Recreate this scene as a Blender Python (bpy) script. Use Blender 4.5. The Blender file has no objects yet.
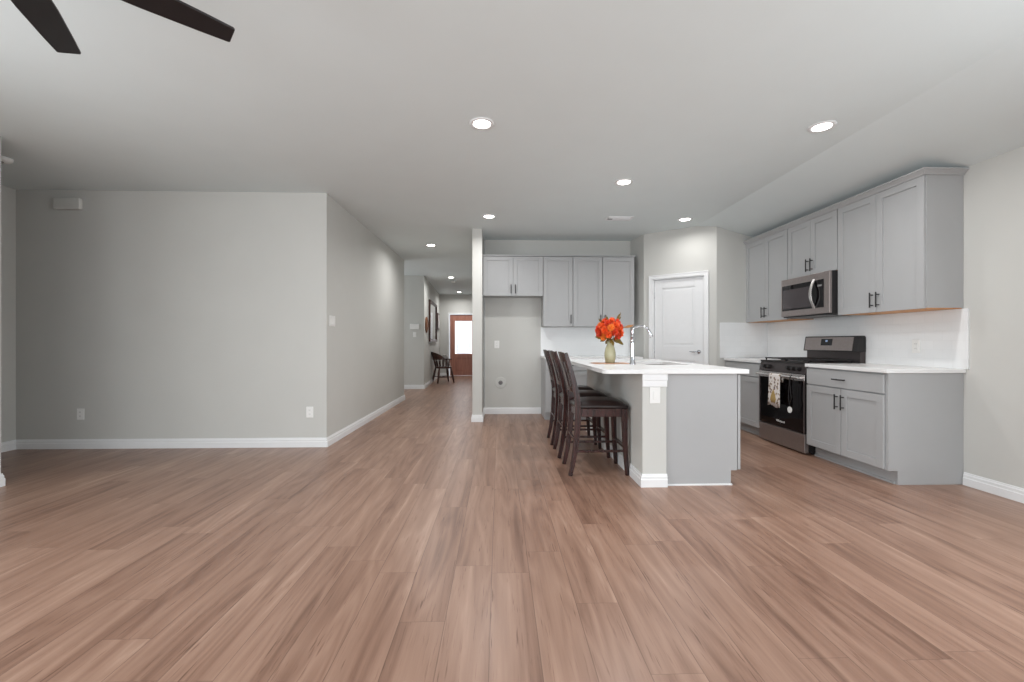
import bpy, bmesh, math, random
from mathutils import Vector, Matrix
random.seed(7)
S = bpy.context.scene
COL = S.collection
PI = math.pi

# ---------------------------------------------------------------- camera
CAMZ = 1.125
cam_d = bpy.data.cameras.new('camera'); cam = bpy.data.objects.new('camera', cam_d); COL.objects.link(cam)
cam.location = (0, 0, CAMZ); cam.rotation_euler = (PI/2, 0, -math.atan(13/436))
cam_d.sensor_width = 36; cam_d.lens = 436/1024*36; cam_d.shift_y = 0.0012; cam_d.clip_start = 0.05; cam_d.clip_end = 200
S.camera = cam
# ---------------------------------------------------------------- world, exposure
S.view_settings.view_transform = 'Standard'; S.view_settings.look = 'None'
S.view_settings.gamma = 1; S.view_settings.use_curve_mapping = False
S.view_settings.exposure = 0.10
W = bpy.data.worlds.new('world'); S.world = W; W.use_nodes = True
W.node_tree.nodes['Background'].inputs[0].default_value = (0.85, 0.92, 1.0, 1)
W.node_tree.nodes['Background'].inputs[1].default_value = 1.0

def area_light(name, loc, rot, sx, sy, energy, col=(1, 1, 1), spread=PI, shape='RECTANGLE', parent=None):
    l = bpy.data.lights.new(name, 'AREA'); l.shape = shape; l.size = sx; l.size_y = sy
    l.energy = energy; l.color = col; l.spread = spread
    o = bpy.data.objects.new(name, l); COL.objects.link(o); o.location = loc; o.rotation_euler = rot
    if parent: o.parent = parent
    return o
DAY = (0.93, 0.97, 1.0)
# daylight entering through the patio glazing in the wall behind the camera; side and hall lamps are added fill
P_BACK, P_RIGHT, P_LEFT, P_HALL, P_CAN = 37, 88, 84, 28, 12.5
for wx in (-2.6, -0.6, 1.4):
    area_light('window_daylight', (wx, -2.53, 1.25), (PI/2-0.15, 0, 0), 1.7, 2.1, P_BACK, DAY)
area_light('right_fill_light', (3.62, 0.3, 1.45), (PI/2-0.22, 0, PI/2), 2.4, 1.5, P_RIGHT, DAY)  # added fill from the right, brightens the island and hallway wall
area_light('side_hall_fill_light', (-4.3, 9.6, 1.5), (PI/2, 0, -PI/2), 1.5, 1.8, P_HALL, DAY)  # added fill lamp in the side hall, no window behind it
area_light('left_fill_light', (-3.90, 0.6, 1.45), (PI/2-0.18, 0, -PI/2), 2.4, 1.5, P_LEFT, DAY)  # added fill from the left, brightens surfaces facing that way

# ---------------------------------------------------------------- materials
def nm(name):
    m = bpy.data.materials.new(name); m.use_nodes = True
    return m, m.node_tree, m.node_tree.nodes, m.node_tree.links, m.node_tree.nodes['Principled BSDF']
def lin(r, g, b):
    return tuple(((c/255)/12.92 if c/255 <= .04045 else ((c/255+.055)/1.055)**2.4) for c in (r, g, b)) + (1,)
def simple(name, rgb, rough=.5, metal=0, noise=0.03, nscale=20, bump=0, coat=0, spec=.5, emit=0):
    m, t, N, L, b = nm(name)
    c = lin(*rgb)
    tc = N.new('ShaderNodeTexCoord'); nz = N.new('ShaderNodeTexNoise'); nz.inputs['Scale'].default_value = nscale
    nz.inputs['Detail'].default_value = 4
    L.new(tc.outputs['Object'], nz.inputs['Vector'])
    r = N.new('ShaderNodeValToRGB')
    r.color_ramp.elements[0].position = .3; r.color_ramp.elements[1].position = .7
    r.color_ramp.elements[0].color = tuple(max(0, x*(1-noise)) for x in c[:3])+(1,)
    r.color_ramp.elements[1].color = tuple(min(1, x*(1+noise)) for x in c[:3])+(1,)
    L.new(nz.outputs['Fac'], r.inputs['Fac']); L.new(r.outputs['Color'], b.inputs['Base Color'])
    b.inputs['Roughness'].default_value = rough; b.inputs['Metallic'].default_value = metal
    b.inputs['Specular IOR Level'].default_value = spec
    if coat: b.inputs['Coat Weight'].default_value = coat
    if bump:
        bp = N.new('ShaderNodeBump'); bp.inputs['Strength'].default_value = bump; bp.inputs['Distance'].default_value = .002
        L.new(nz.outputs['Fac'], bp.inputs['Height']); L.new(bp.outputs['Normal'], b.inputs['Normal'])
    if emit:
        b.inputs['Emission Color'].default_value = c; b.inputs['Emission Strength'].default_value = emit
    return m
def mnode(N, L, op, a, b=None, c=None):
    n = N.new('ShaderNodeMath'); n.operation = op
    for i, v in enumerate((a, b, c)):
        if v is None: continue
        if isinstance(v, (int, float)): n.inputs[i].default_value = v
        else: L.new(v, n.inputs[i])
    return n.outputs[0]
def floor_material():
    m, t, N, L, b = nm('wood_plank_floor')
    tc = N.new('ShaderNodeTexCoord'); sp = N.new('ShaderNodeSeparateXYZ'); L.new(tc.outputs['Object'], sp.inputs[0])
    X, Y = sp.outputs['X'], sp.outputs['Y']
    u = mnode(N, L, 'DIVIDE', mnode(N, L, 'ADD', X, 0.035), 0.183); row = mnode(N, L, 'FLOOR', u)
    wn = N.new('ShaderNodeTexWhiteNoise'); wn.noise_dimensions = '1D'; L.new(row, wn.inputs['W'])
    v = mnode(N, L, 'ADD', mnode(N, L, 'DIVIDE', Y, 1.22), mnode(N, L, 'MULTIPLY', wn.outputs['Value'], 7.31))
    cl = mnode(N, L, 'FLOOR', v)
    cb = N.new('ShaderNodeCombineXYZ'); L.new(row, cb.inputs[0]); L.new(cl, cb.inputs[1])
    w2 = N.new('ShaderNodeTexWhiteNoise'); w2.noise_dimensions = '2D'; L.new(cb.outputs[0], w2.inputs['Vector'])
    rnd = w2.outputs['Value']
    def grain(sx, sy, scale, detail, dist, off):
        g = N.new('ShaderNodeCombineXYZ')
        L.new(mnode(N, L, 'MULTIPLY', X, sx), g.inputs[0]); L.new(mnode(N, L, 'MULTIPLY', Y, sy), g.inputs[1])
        L.new(mnode(N, L, 'MULTIPLY', rnd, off), g.inputs[2])
        n = N.new('ShaderNodeTexNoise'); n.inputs['Scale'].default_value = scale; n.inputs['Detail'].default_value = detail
        n.inputs['Distortion'].default_value = dist; L.new(g.outputs[0], n.inputs['Vector'])
        return n.outputs['Fac']
    broad = grain(9, .55, 1, 2, .6, 50)
    fine = grain(70, 2.2, 1, 5, .5, 91)
    # cathedral rings: contour bands of a stretched noise
    ring = grain(6, .6, 1, 1, .2, 33)
    rb = mnode(N, L, 'PINGPONG', mnode(N, L, 'MULTIPLY', ring, 16), 1)
    mid = grain(24, 1.5, 1, 3, .8, 17)
    tick = mnode(N, L, 'MULTIPLY', mnode(N, L, 'MAXIMUM', mnode(N, L, 'SUBTRACT', .42, grain(150, 7, 1, 2, .2, 71)), 0), mnode(N, L, 'MAXIMUM', mnode(N, L, 'SUBTRACT', mid, .40), 0))
    mixv = mnode(N, L, 'ADD', mnode(N, L, 'MULTIPLY', broad, .43), mnode(N, L, 'MULTIPLY', fine, .14))
    mixv = mnode(N, L, 'ADD', mixv, mnode(N, L, 'MULTIPLY', mid, .16))
    mixv = mnode(N, L, 'ADD', mixv, mnode(N, L, 'MULTIPLY', rb, .09))
    mixv = mnode(N, L, 'ADD', mixv, mnode(N, L, 'MULTIPLY', rnd, .08))
    mixv = mnode(N, L, 'SUBTRACT', mixv, mnode(N, L, 'MULTIPLY', tick, 6))
    r = N.new('ShaderNodeValToRGB'); L.new(mixv, r.inputs['Fac'])
    e = r.color_ramp.elements
    e[0].position = .25; e[0].color = lin(*FL[0])
    e[1].position = .71; e[1].color = lin(*FL[3])
    a = e.new(.39); a.color = lin(*FL[1])
    a = e.new(.54); a.color = lin(*FL[2])
    # seams
    fu = mnode(N, L, 'FRACT', u); fv = mnode(N, L, 'FRACT', v)
    su = mnode(N, L, 'LESS_THAN', mnode(N, L, 'MINIMUM', fu, mnode(N, L, 'SUBTRACT', 1, fu)), .009)
    sv = mnode(N, L, 'LESS_THAN', mnode(N, L, 'MINIMUM', fv, mnode(N, L, 'SUBTRACT', 1, fv)), .0014)
    seam = mnode(N, L, 'MAXIMUM', su, mnode(N, L, 'MULTIPLY', sv, .55))
    mx = N.new('ShaderNodeMix'); mx.data_type = 'RGBA'; mx.blend_type = 'MULTIPLY'
    L.new(mnode(N, L, 'MULTIPLY', seam, .42), mx.inputs[0]); L.new(r.outputs['Color'], mx.inputs[6])
    mx.inputs[7].default_value = lin(95, 65, 55); L.new(mx.outputs[2], b.inputs['Base Color'])
    L.new(mnode(N, L, 'ADD', .27, mnode(N, L, 'MULTIPLY', fine, .12)), b.inputs['Roughness'])
    bp = N.new('ShaderNodeBump'); bp.inputs['Strength'].default_value = .15; bp.inputs['Distance'].default_value = .001
    L.new(mnode(N, L, 'SUBTRACT', fine, seam), bp.inputs['Height']); L.new(bp.outputs['Normal'], b.inputs['Normal'])
    b.inputs['Specular IOR Level'].default_value = .45
    return m
FL = [(104, 75, 61), (138, 106, 89), (159, 127, 109), (194, 165, 146)]
def tile_material(axis):
    m, t, N, L, b = nm('white_subway_tile')
    tc = N.new('ShaderNodeTexCoord'); sp = N.new('ShaderNodeSeparateXYZ'); L.new(tc.outputs['Object'], sp.inputs[0])
    cb = N.new('ShaderNodeCombineXYZ'); L.new(sp.outputs[axis], cb.inputs[0]); L.new(sp.outputs['Z'], cb.inputs[1])
    br = N.new('ShaderNodeTexBrick'); L.new(cb.outputs[0], br.inputs['Vector'])
    br.inputs['Scale'].default_value = 1; br.inputs['Brick Width'].default_value = .152; br.inputs['Row Height'].default_value = .076
    br.inputs['Mortar Size'].default_value = .0018; br.inputs['Mortar Smooth'].default_value = .2
    br.inputs['Color1'].default_value = lin(234, 236, 237); br.inputs['Color2'].default_value = lin(231, 233, 234)
    br.inputs['Mortar'].default_value = lin(229, 231, 232)
    L.new(br.outputs['Color'], b.inputs['Base Color']); b.inputs['Roughness'].default_value = .18
    bp = N.new('ShaderNodeBump'); bp.inputs['Strength'].default_value = .25; bp.inputs['Distance'].default_value = .002; bp.invert = True
    L.new(br.outputs['Fac'], bp.inputs['Height']); L.new(bp.outputs['Normal'], b.inputs['Normal'])
    return m
def wood_material(name, c1, c2, rough=.35, sx=30, sy=30, sz=2):
    m, t, N, L, b = nm(name)
    tc = N.new('ShaderNodeTexCoord'); mp = N.new('ShaderNodeMapping'); mp.inputs['Scale'].default_value = (sx, sy, sz)
    L.new(tc.outputs['Object'], mp.inputs[0]); nz = N.new('ShaderNodeTexNoise'); nz.inputs['Scale'].default_value = 1
    nz.inputs['Detail'].default_value = 5; nz.inputs['Distortion'].default_value = .6
    L.new(mp.outputs[0], nz.inputs['Vector']); r = N.new('ShaderNodeValToRGB')
    r.color_ramp.elements[0].position = .35; r.color_ramp.elements[1].position = .68
    r.color_ramp.elements[0].color = lin(*c1); r.color_ramp.elements[1].color = lin(*c2)
    L.new(nz.outputs['Fac'], r.inputs['Fac']); L.new(r.outputs['Color'], b.inputs['Base Color'])
    b.inputs['Roughness'].default_value = rough
    return m
def towel_material():
    m, t, N, L, b = nm('printed_floral_cotton')
    tc = N.new('ShaderNodeTexCoord'); vo = N.new('ShaderNodeTexVoronoi'); vo.inputs['Scale'].default_value = 30
    L.new(tc.outputs['Object'], vo.inputs['Vector'])
    r = N.new('ShaderNodeValToRGB'); r.color_ramp.interpolation = 'CONSTANT'
    e = r.color_ramp.elements; e[0].position = 0; e[0].color = lin(95, 85, 105); e[1].position = .42; e[1].color = lin(224, 218, 214)
    a = e.new(.22); a.color = lin(160, 140, 120)
    L.new(vo.outputs['Distance'], r.inputs['Fac'])
    # golden vase shaped motif near the lower middle of the cloth
    sp = N.new('ShaderNodeSeparateXYZ'); L.new(tc.outputs['Object'], sp.inputs[0])
    dy = mnode(N, L, 'ABSOLUTE', mnode(N, L, 'SUBTRACT', sp.outputs['Y'], 4.63))
    dz = mnode(N, L, 'SUBTRACT', sp.outputs['Z'], .545)
    wdt = mnode(N, L, 'SUBTRACT', .052, mnode(N, L, 'MULTIPLY', mnode(N, L, 'ABSOLUTE', mnode(N, L, 'ADD', dz, .03)), .45))
    ins = mnode(N, L, 'MULTIPLY', mnode(N, L, 'LESS_THAN', dy, wdt), mnode(N, L, 'LESS_THAN', mnode(N, L, 'ABSOLUTE', dz), .07))
    mx = N.new('ShaderNodeMix'); mx.data_type = 'RGBA'; L.new(ins, mx.inputs[0]); L.new(r.outputs['Color'], mx.inputs[6])
    mx.inputs[7].default_value = lin(176, 148, 92); L.new(mx.outputs[2], b.inputs['Base Color']); b.inputs['Roughness'].default_value = .95
    return m
def pane_material():
    m, t, N, L, b = nm('clear_window_glass')
    tr = N.new('ShaderNodeBsdfTransparent'); gl = N.new('ShaderNodeBsdfGlossy'); gl.inputs['Roughness'].default_value = .02
    mx = N.new('ShaderNodeMixShader'); mx.inputs[0].default_value = .07
    L.new(tr.outputs[0], mx.inputs[1]); L.new(gl.outputs[0], mx.inputs[2])
    L.new(mx.outputs[0], N['Material Output'].inputs['Surface'])
    return m
def door_glass_material():
    m, t, N, L, b = nm('daylit_frosted_glass')
    tc = N.new('ShaderNodeTexCoord'); vo = N.new('ShaderNodeTexVoronoi'); vo.inputs['Scale'].default_value = 7
    L.new(tc.outputs['Object'], vo.inputs['Vector'])
    r = N.new('ShaderNodeValToRGB'); r.color_ramp.elements[0].color = (.8, .86, .95, 1); r.color_ramp.elements[1].color = (1, 1, 1, 1)
    L.new(vo.outputs['Distance'], r.inputs['Fac']); L.new(r.outputs['Color'], b.inputs['Emission Color'])
    b.inputs['Emission Strength'].default_value = 2.2; b.inputs['Base Color'].default_value = (.8, .85, .9, 1); b.inputs['Roughness'].default_value = .2
    return m

M = dict(
    wall=simple('greige_wall_paint', (199, 199, 195), .75, noise=.012, nscale=3, bump=.02),
    ceil=simple('flat_ceiling_paint', (219, 227, 228), .9, noise=.01, nscale=3),
    trim=simple('white_trim_enamel', (230, 231, 232), .4, noise=.01),
    door=simple('white_door_enamel', (226, 227, 228), .45, noise=.01),
    cab=simple('grey_cabinet_lacquer', (169, 170, 171), .42, noise=.015, nscale=4),
    maple=wood_material('raw_maple_veneer', (196, 132, 74), (220, 160, 98), .5, 3, 30, 30),
    quartz=simple('white_quartz', (230, 230, 230), .26, noise=.01, nscale=9),
    black=simple('matte_black_metal', (26, 24, 25), .45, noise=.05),
    steel=simple('brushed_stainless_steel', (158, 149, 146), .32, metal=.85, noise=.06, nscale=60),
    dsteel=simple('dark_stainless_steel', (112, 104, 104), .35, metal=.8, noise=.06, nscale=60),
    chrome=simple('polished_chrome', (215, 217, 222), .08, metal=1, noise=.01),
    bglass=simple('black_oven_glass', (12, 9, 11), .05, noise=.02, spec=.35),
    mglass=simple('smoked_microwave_glass', (62, 56, 58), .12, noise=.02),
    iron=simple('black_cast_iron', (28, 25, 26), .6, noise=.1),
    espresso=wood_material('espresso_stained_wood', (32, 14, 13), (64, 33, 30), .26, 40, 40, 4),
    leather=simple('dark_brown_leather', (30, 18, 17), .3, noise=.12, nscale=40, bump=.3),
    walnut=wood_material('dark_walnut', (42, 26, 22), (86, 52, 40), .35, 40, 40, 4),
    bright=simple('satin_stainless_steel', (205, 201, 199), .25, metal=.9, noise=.03, nscale=60),
    panel=simple('dark_control_panel_steel', (74, 68, 68), .35, metal=.6, noise=.05, nscale=60),
    soft=simple('off_white_plastic', (206, 206, 202), .5, noise=.01),
    plastic=simple('white_plastic', (232, 232, 230), .4, noise=.01),
    grey=simple('grey_plastic', (120, 120, 120), .5),
    fan=simple('fan_blade_black', (24, 21, 24), .38, noise=.08, nscale=30),
    mahog=wood_material('mahogany_door_wood', (158, 106, 90), (180, 124, 106), .4, 20, 20, 2),
    vase=simple('celadon_glazed_ceramic', (176, 172, 140), .25, noise=.06, nscale=14),
    orange=simple('orange_petal', (228, 84, 22), .6, noise=.25, nscale=60),
    red=simple('red_orange_petal', (204, 56, 16), .6, noise=.25, nscale=60),
    gold=simple('golden_orange_petal', (232, 122, 38), .6, noise=.2, nscale=60),
    leaf=simple('olive_leaf', (118, 96, 38), .7, noise=.3, nscale=60),
    wheat=simple('dried_tan_stem', (176, 128, 84), .8, noise=.2, nscale=60),
    mat=simple('terracotta_woven_mat', (196, 152, 124), .8, noise=.15, nscale=90, bump=.4),
    mirror=simple('silvered_mirror', (225, 226, 230), .03, metal=1, noise=0),
    bronze=wood_material('carved_bronze_wood', (70, 40, 24), (150, 92, 50), .5, 40, 40, 40),
    pattern=simple('patterned_pillow_linen', (200, 196, 194), .9, noise=.5, nscale=28),
    lens=simple('lit_downlight_lens', (255, 250, 240), .5, noise=0, emit=14),
    cushion=simple('black_gasket', (18, 17, 17), .7),
    lead=simple('lead_came', (165, 170, 180), .5, metal=0),
    disp=simple('display_glow', (120, 140, 170), .3, emit=.6),
    pane=pane_material(), dglass=door_glass_material(), towel=towel_material(),
    tileY=tile_material('Y'), tileX=tile_material('X'), floor=floor_material(),
)

# ---------------------------------------------------------------- mesh helpers
class MB:
    def __init__(s): s.bm = bmesh.new()
    def box(s, x0, y0, z0, x1, y1, z1, mat=None):
        v = [s.bm.verts.new(p) for p in ((x0, y0, z0), (x1, y0, z0), (x1, y1, z0), (x0, y1, z0), (x0, y0, z1), (x1, y0, z1), (x1, y1, z1), (x0, y1, z1))]
        if mat is not None:
            for q in v: q.co = mat @ q.co
        for f in ((0, 3, 2, 1), (4, 5, 6, 7), (0, 1, 5, 4), (1, 2, 6, 5), (2, 3, 7, 6), (3, 0, 4, 7)): s.bm.faces.new([v[i] for i in f])
        return s
    def prism(s, pts, vec):  # planar polygon of 3D points extruded by vec
        vec = Vector(vec); a = [s.bm.verts.new(p) for p in pts]; b = [s.bm.verts.new(Vector(p)+vec) for p in pts]
        n = len(pts); s.bm.faces.new(a); s.bm.faces.new(b[::-1])
        for i in range(n): s.bm.faces.new((a[i], b[i], b[(i+1) % n], a[(i+1) % n]))
        return s
    def loft(s, rings, cap=True):
        R = [[s.bm.verts.new(p) for p in r] for r in rings]; n = len(R[0])
        for a, b in zip(R, R[1:]):
            for i in range(n): s.bm.faces.new((a[i], a[(i+1) % n], b[(i+1) % n], b[i]))
        if cap: s.bm.faces.new(R[0][::-1]); s.bm.faces.new(R[-1])
        return s
    def tube(s, pts, rad, n=10, sq=None, cap=True):  # round tube along pts; rad float or list; sq=(w,h) list for rectangular
        pts = [Vector(p) for p in pts]; rings = []; prev = None
        for i, p in enumerate(pts):
            d = (pts[min(i+1, len(pts)-1)]-pts[max(i-1, 0)]).normalized()
            ref = prev if prev else (Vector((0, 1, 0)) if abs(d.y) < .9 else Vector((1, 0, 0)))
            a = (ref-d*ref.dot(d)).normalized(); b = d.cross(a).normalized(); prev = a
            if sq:
                w, h = sq[i] if isinstance(sq, list) else sq
                rings.append([p+a*x*w/2+b*y*h/2 for x, y in ((-1, -1), (1, -1), (1, 1), (-1, 1))])
            else:
                r = rad[i] if isinstance(rad, (list, tuple)) else rad
                rings.append([p+a*r*math.cos(2*PI*k/n)+b*r*math.sin(2*PI*k/n) for k in range(n)])
        return s.loft(rings, cap)
    def cyl(s, p0, p1, r, n=20, r2=None): return s.tube([p0, p1], [r, r if r2 is None else r2], n)
    def lathe(s, prof, c=(0, 0, 0), n=28):
        c = Vector(c)
        return s.loft([[c+Vector((r*math.cos(2*PI*k/n), r*math.sin(2*PI*k/n), z)) for k in range(n)] for r, z in prof])
    def sphere(s, c, r, sc=(1, 1, 1), u=16, v=10):
        m = Matrix.Translation(c) @ Matrix.Diagonal((r*sc[0], r*sc[1], r*sc[2], 1))
        bmesh.ops.create_uvsphere(s.bm, u_segments=u, v_segments=v, radius=1, matrix=m); return s
    def face(s, pts): s.bm.faces.new([s.bm.verts.new(p) for p in pts]); return s
    def build(s, name, mat, parent=None, bevel=0, smooth=False, sub=0, solid=0, seg=2):
        bmesh.ops.recalc_face_normals(s.bm, faces=s.bm.faces)
        me = bpy.data.meshes.new(name); s.bm.to_mesh(me); s.bm.free()
        me.materials.append(M[mat] if isinstance(mat, str) else mat)
        o = bpy.data.objects.new(name, me); COL.objects.link(o)
        if parent: o.parent = parent
        if smooth:
            for p in me.polygons: p.use_smooth = True
        if solid:
            q = o.modifiers.new('s', 'SOLIDIFY'); q.thickness = solid; q.offset = 0
        if bevel:
            q = o.modifiers.new('b', 'BEVEL'); q.width = bevel; q.segments = seg; q.limit_method = 'ANGLE'; q.angle_limit = .6
        if sub:
            q = o.modifiers.new('u', 'SUBSURF'); q.levels = sub; q.render_levels = sub
        return o
def thing(name, label, cat, loc=(0, 0, 0), rz=0, group=None):
    o = bpy.data.objects.new(name, None); COL.objects.link(o); o.empty_display_size = .1
    o.location = loc; o.rotation_euler = (0, 0, rz); return tag(o, label, cat, group)
def tag(o, label, cat, group=None):
    o['label'] = label; o['category'] = cat
    if group: o['group'] = group
    return o
def struct(o): o['kind'] = 'structure'; return o
def copy_tree(o, parent=None):
    c = o.copy(); COL.objects.link(c); c.parent = parent
    for ch in list(o.children): copy_tree(ch, c)
    return c

# ---------------------------------------------------------------- room shell
CH = 2.731; CX = 2.731; RX = 3.675; RZ = 2.50; BY = -2.6; EY = 14.75
slope = (CH-RZ)/(RX-CX)
m = MB(); m.box(-5.3, BY-.15, -.12, RX+.2, EY+.15, 0); struct(m.build('floor', 'floor'))
m = MB(); m.prism([(-5.3, BY-.15, CH), (CX, BY-.15, CH), (RX+.2, BY-.15, CH-slope*(RX+.2-CX)), (RX+.2, BY-.15, CH+.15), (-5.3, BY-.15, CH+.15)], (0, EY+.3-BY, 0))
struct(m.build('ceiling', 'ceil'))
def wall(name, p0, p1, nrm, t=.12, top=CH+.05, holes=()):
    """vertical wall from p0 to p1 (xy), thickness t on side -nrm, holes (s0,s1,z0,z1) along it"""
    p0 = Vector((*p0, 0)); p1 = Vector((*p1, 0)); d = (p1-p0); Lh = d.length; d.normalize(); n = Vector((*nrm, 0)).normalized()
    m = MB()
    mat = Matrix(((d.x, -n.x, 0, p0.x), (d.y, -n.y, 0, p0.y), (0, 0, 1, 0), (0, 0, 0, 1)))
    s = 0
    for (a, b, z0, z1) in sorted(holes):
        m.box(s, 0, 0, a, t, top, mat)
        if z0 > 0: m.box(a, 0, 0, b, t, z0, mat)
        m.box(a, 0, z1, b, t, top, mat); s = b
    m.box(s, 0, 0, Lh, t, top, mat)
    return struct(m.build(name, 'wall'))
P1 = (2.155, 6.43); P2 = (2.931, 5.788); PB = (2.085, 6.852)
wall('wall_front', (-5.085, 4.745), (-1.853-.12, 4.745), (0, -1), top=CH)
wall('wall_hall_side', (-1.853, 4.745), (-1.853, 8.59), (1, 0), top=CH)
wall('wall_hall_return', (-1.853-.12, 8.59), (-5.0, 8.59), (0, 1), top=CH)
wall('wall_hall_end_side', (-5.0, 8.3), (-5.0, 10.9), (1, 0))
wall('wall_hall_nook', (-5.0, 10.57), (-1.806, 10.57), (0, -1), top=CH)
wall('wall_foyer_left', (-1.806, 10.57), (-1.99, 14.7), (1, .045), top=CH)
wall('wall_entry', (-2.15, 14.7), (0.0, 14.7), (0, -1), holes=((.47, 1.43, 0, 2.08),))
m = MB(); m.box(-.376, 6.175, 0, -.24, 14.7, CH); struct(m.build('wall_hall_right', 'wall'))
wall('wall_kitchen_back', (-.226, 6.852), (2.3, 6.852), (0, -1), top=CH)
wall('wall_pantry_return', PB, P1, (-1, -.2), top=CH, t=.06)
dw = Vector((P2[0]-P1[0], P2[1]-P1[1])); DL = dw.length; dw.normalize(); nw = Vector((dw.y, -dw.x))
if nw.y > 0: nw = -nw
ds0, ds1 = .140, .140+.71   # pantry door opening along the diagonal wall
wall('wall_pantry_diagonal', P1, P2, nw, top=CH, holes=((ds0, ds1, 0, 2.045),))
wall('wall_pantry_side', (P2[0], P2[1]), (RX, P2[1]+.072), (.0968, -1), top=CH, t=.1)
wall('wall_right', (RX, P2[1]+.1), (RX, BY-.12), (-1, 0), t=.15, top=CH, holes=((P2[1]+.1-1.5, P2[1]+.1+.9, .7, 2.2),))
wall('wall_left', (-3.885, 3.52), (-3.885, BY-.12), (1, 0), t=.14, top=CH, holes=((3.52-1.8, 3.52+.6, .7, 2.2),))
wall('wall_alcove_left', (-5.085, 2.2), (-5.085, 4.86), (1, 0), top=CH)
wall('wall_alcove_back', (-5.08, 2.3), (-4.02, 2.3), (0, 1), top=CH)
wall('wall_back', (-3.93, BY), (RX, BY), (0, 1), t=.12, top=CH,
     holes=[(3.93+x-.87, 3.93+x+.87, .15, 2.35) for x in (-2.6, -.6, 1.4)])
# windows behind the camera, plus unseen side windows added for the fill light
for i, x in enumerate((-2.6, -.6, 1.4)):
    m = MB()
    for a, b, c, d in ((-.87, -.82, .15, 2.35), (.82, .87, .15, 2.35), (-.82, .82, .15, .2), (-.82, .82, 2.3, 2.35), (-.025, .025, .2, 2.3)):
        m.box(x+a, BY-.1, c, x+b, BY-.04, d)
    w = struct(m.build('window_%d' % (i+1), 'trim'))
    m = MB(); m.box(x-.82, BY-.075, .2, x+.82, BY-.069, 2.3); m.build('pane', 'pane', w)
m = MB()
for a, b, c, d in ((-.9, -.85, .7, 2.2), (1.45, 1.5, .7, 2.2), (-.85, 1.45, .7, .75), (-.85, 1.45, 2.15, 2.2), (.28, .32, .75, 2.15)):
    m.box(RX+.05, a, c, RX+.11, b, d)
w = struct(m.build('window_4', 'trim'))  # unseen window added to go with the right fill lamp
m = MB(); m.box(RX+.075, -.85, .75, RX+.081, 1.45, 2.15); m.build('pane', 'pane', w)

m = MB()
for a, b, c, d in ((-.6, -.55, .7, 2.2), (1.75, 1.8, .7, 2.2), (-.55, 1.75, .7, .75), (-.55, 1.75, 2.15, 2.2), (.58, .62, .75, 2.15)):
    m.box(-3.93-.11, a, c, -3.93-.05, b, d)
w = struct(m.build('window_5', 'trim'))  # unseen left window, added as an opening for more lateral light
m = MB(); m.box(-3.93-.081, -.55, .75, -3.93-.075, 1.75, 2.15); m.build('pane', 'pane', w)
# baseboards
BBP = [(0, 0), (.016, 0), (.016, .058), (.012, .062), (.012, .082), (.008, .088), (.006, .1), (0, .1)]
def baseboard(name, pts, nrms, parent=None, mat='trim', ext=0):
    m = MB()
    for (a, b), n in zip(zip(pts, pts[1:]), nrms):
        n = Vector(n).normalized(); d = (Vector(b)-Vector(a)).normalized()*ext
        a = Vector(a)-d; b = Vector(b)+d
        m.prism([(a.x+n.x*o, a.y+n.y*o, z) for o, z in BBP], (b.x-a.x, b.y-a.y, 0))
    o = m.build(name, mat, parent)
    return o if parent else struct(o)
def base_path(name, pts, side, parent=None):
    """mitred board along a polyline; side=+1 puts it on the left of the walking direction"""
    P = [Vector(p) for p in pts]; m = MB(); rings = []
    nr = [Vector((-(b-a).y, (b-a).x)).normalized()*side for a, b in zip(P, P[1:])]
    for i, p in enumerate(P):
        if i == 0: v = nr[0]
        elif i == len(P)-1: v = nr[-1]
        else:
            v = (nr[i-1]+nr[i]).normalized(); v = v/max(.2, v.dot(nr[i]))
        rings.append([(p.x+v.x*o, p.y+v.y*o, z) for o, z in BBP])
    m.loft(rings); o = m.build(name, 'trim', parent)
    return o if parent else struct(o)
base_path('baseboard_front', [(-5.085, 2.3), (-5.085, 4.745), (-1.853, 4.745), (-1.853, 8.59), (-4.98, 8.59)], -1)
base_path('baseboard_foyer', [(-4.98, 10.57), (-1.806, 10.57), (-1.985, 14.7), (-1.72, 14.7)], -1)
base_path('baseboard_hall_right', [(-.376, 14.7), (-.376, 6.175), (-.24, 6.175), (-.24, 6.852), (.66, 6.852)], -1)
base_path('baseboard_right', [(RX, 3.335), (RX, BY)], -1)
base_path('baseboard_left', [(-4.025, 3.52), (-3.885, 3.52), (-3.885, BY)], 1)

# ---------------------------------------------------------------- wall plates
def plate(kind, label, cat, pos, nrm, w=.075, h=.118, gangs=1, group=None):
    rz = math.atan2(nrm[1], nrm[0])+PI/2
    t = thing(kind, label, cat, pos, rz, group)
    m = MB(); m.box(-w/2, -.006, -h/2, w/2, 0, h/2); m.build('cover_plate', 'plastic', t, bevel=.003)
    for g in range(gangs):
        cx = (g-(gangs-1)/2)*.046
        if kind == 'power_outlet':
            for s in (-1, 1):
                m = MB(); m.cyl((cx, -.009, s*.021), (cx, -.004, s*.021), .0165, 16); o = m.build('socket', 'plastic', t)
                m = MB()
                for q in (-.006, .006): m.box(cx+q-.0012, -.0096, s*.021-.005, cx+q+.0012, -.008, s*.021+.006)
                m.build('slot', 'grey', o)
        else:
            m = MB(); m.box(cx-.016, -.011, -.033, cx+.016, -.005, .033); m.build('rocker', 'plastic', t, bevel=.002)
    return t
plate('power_outlet', 'white outlet low on the wide grey wall, far left near the corner', 'outlet', (-4.42, 4.745, .365), (0, -1), group=None)
plate('power_outlet', 'white outlet low on the wide grey wall, beside its right corner', 'outlet', (-2.03, 4.745, .375), (0, -1))
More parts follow.
